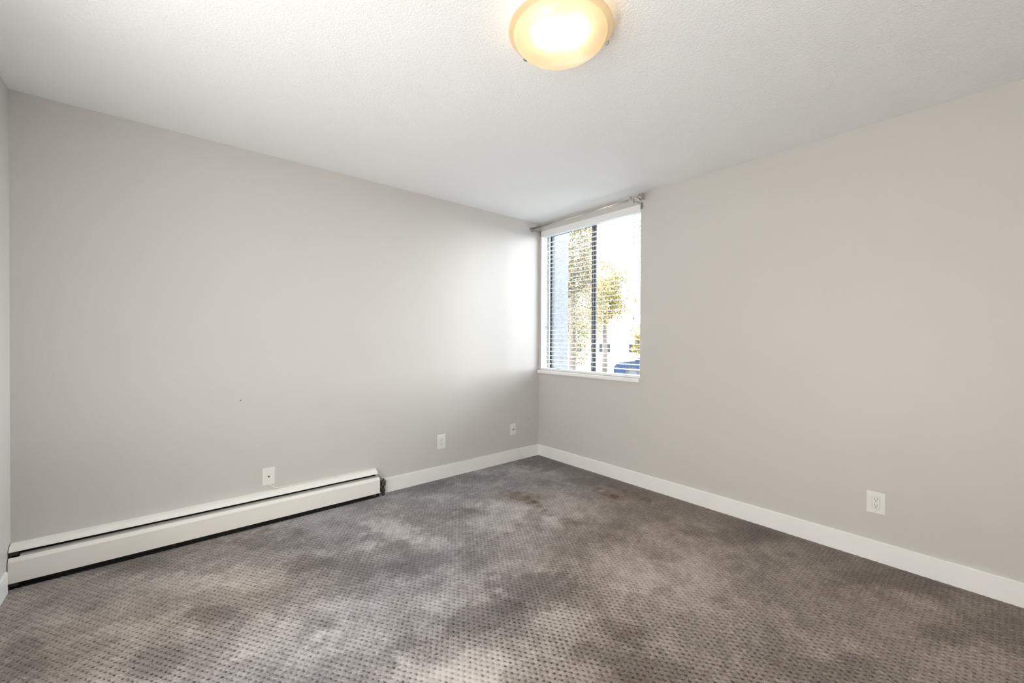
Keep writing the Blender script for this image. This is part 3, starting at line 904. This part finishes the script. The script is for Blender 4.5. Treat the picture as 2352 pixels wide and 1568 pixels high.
# parked car
cxp, cyp = at(1528, 18.0)
car = empty('parked_car', (cxp, cyp, GZ), 'blue parked car low in the right pane of the window', 'car')
car.rotation_euler = (0, 0, math.radians(29))
M_CAR = mat('blue_car_paint', (0.008, 0.016, 0.042), 0.45, spec=0.15)
M_TYRE = plain_tex('tyre_rubber', (0.02, 0.02, 0.02), 0.8)
M_CARG = mat('dark_car_glass', (0.01, 0.013, 0.016), 0.3, spec=0.12)
bm = bmesh.new()
side = [(-2.1, 0.32), (-2.12, 0.62), (-1.95, 0.82), (-1.2, 0.90), (1.25, 0.94), (1.95, 0.86), (2.12, 0.62), (2.1, 0.32)]
a = [bm.verts.new((x, -0.86, z)) for x, z in side]; b = [bm.verts.new((x, 0.86, z)) for x, z in side]
for i in range(len(side)):
    jx = (i + 1) % len(side); bm.faces.new((a[i], a[jx], b[jx], b[i]))
bm.faces.new(a[::-1]); bm.faces.new(b)
fin('body', bm, M_CAR, car, bevel=0.05)
bm = bmesh.new()
side = [(-1.25, 0.90), (-0.55, 1.36), (0.75, 1.38), (1.45, 0.93)]
a = [bm.verts.new((x, -0.80 if z < 1 else -0.62, z)) for x, z in side]; b = [bm.verts.new((x, 0.80 if z < 1 else 0.62, z)) for x, z in side]
for i in range(4):
    jx = (i + 1) % 4; bm.faces.new((a[i], a[jx], b[jx], b[i]))
bm.faces.new(a[::-1]); bm.faces.new(b)
fin('windows', bm, M_CARG, car, bevel=0.03)
bx('roof', -0.52, 0.72, -0.60, 0.60, 1.365, 1.40, M_CAR, car, bevel=0.012)
for x in (-1.3, 1.32):
    for y in (-0.80, 0.80):
        bm = bmesh.new(); tube(bm, [(x, y - 0.10, 0.31), (x, y + 0.10, 0.31)], 0.31, 20)
        wo_ = fin('wheel', bm, M_TYRE, car)
        bm = bmesh.new(); tube(bm, [(x, y - 0.105, 0.31), (x, y + 0.105, 0.31)], 0.19, 16)
        fin('hubcap', bm, mat('grey_hubcap', (0.03, 0.03, 0.032), 0.5), wo_)

# pale house across the street
hxp, hyp = at(1398, 34.0)
hs = empty('house', (hxp, hyp, GZ), 'pale house across the street behind the golden tree', 'house')
hs.rotation_euler = (0, 0, math.radians(30))
M_HOUSE = plain_tex('cream_siding', (0.62, 0.60, 0.56), 0.8, sc=2.0)
M_ROOF = plain_tex('grey_shingle', (0.35, 0.33, 0.32), 0.9, sc=6.0, amt=0.15)
bx('walls', -3.5, 3.5, -2.5, 2.5, 0, 1.9, M_HOUSE, hs)
bm = bmesh.new()
a = [bm.verts.new(v) for v in ((-3.8, -2.8, 1.9), (3.8, -2.8, 1.9), (3.8, 2.8, 1.9), (-3.8, 2.8, 1.9), (-3.8, 0, 3.2), (3.8, 0, 3.2))]
for f in ((0, 1, 5, 4), (2, 3, 4, 5), (1, 2, 5), (3, 0, 4), (3, 2, 1, 0)): bm.faces.new([a[i] for i in f])
fin('roof', bm, M_ROOF, hs)
for x in (-2.2, 0.0, 2.2):
    wf = bx('window', x - 0.5, x + 0.5, -2.56, -2.49, 0.75, 1.6, M_TRIM, hs)
    bx('pane', x - 0.42, x + 0.42, -2.575, -2.55, 0.83, 1.52, M_CARG, wf)
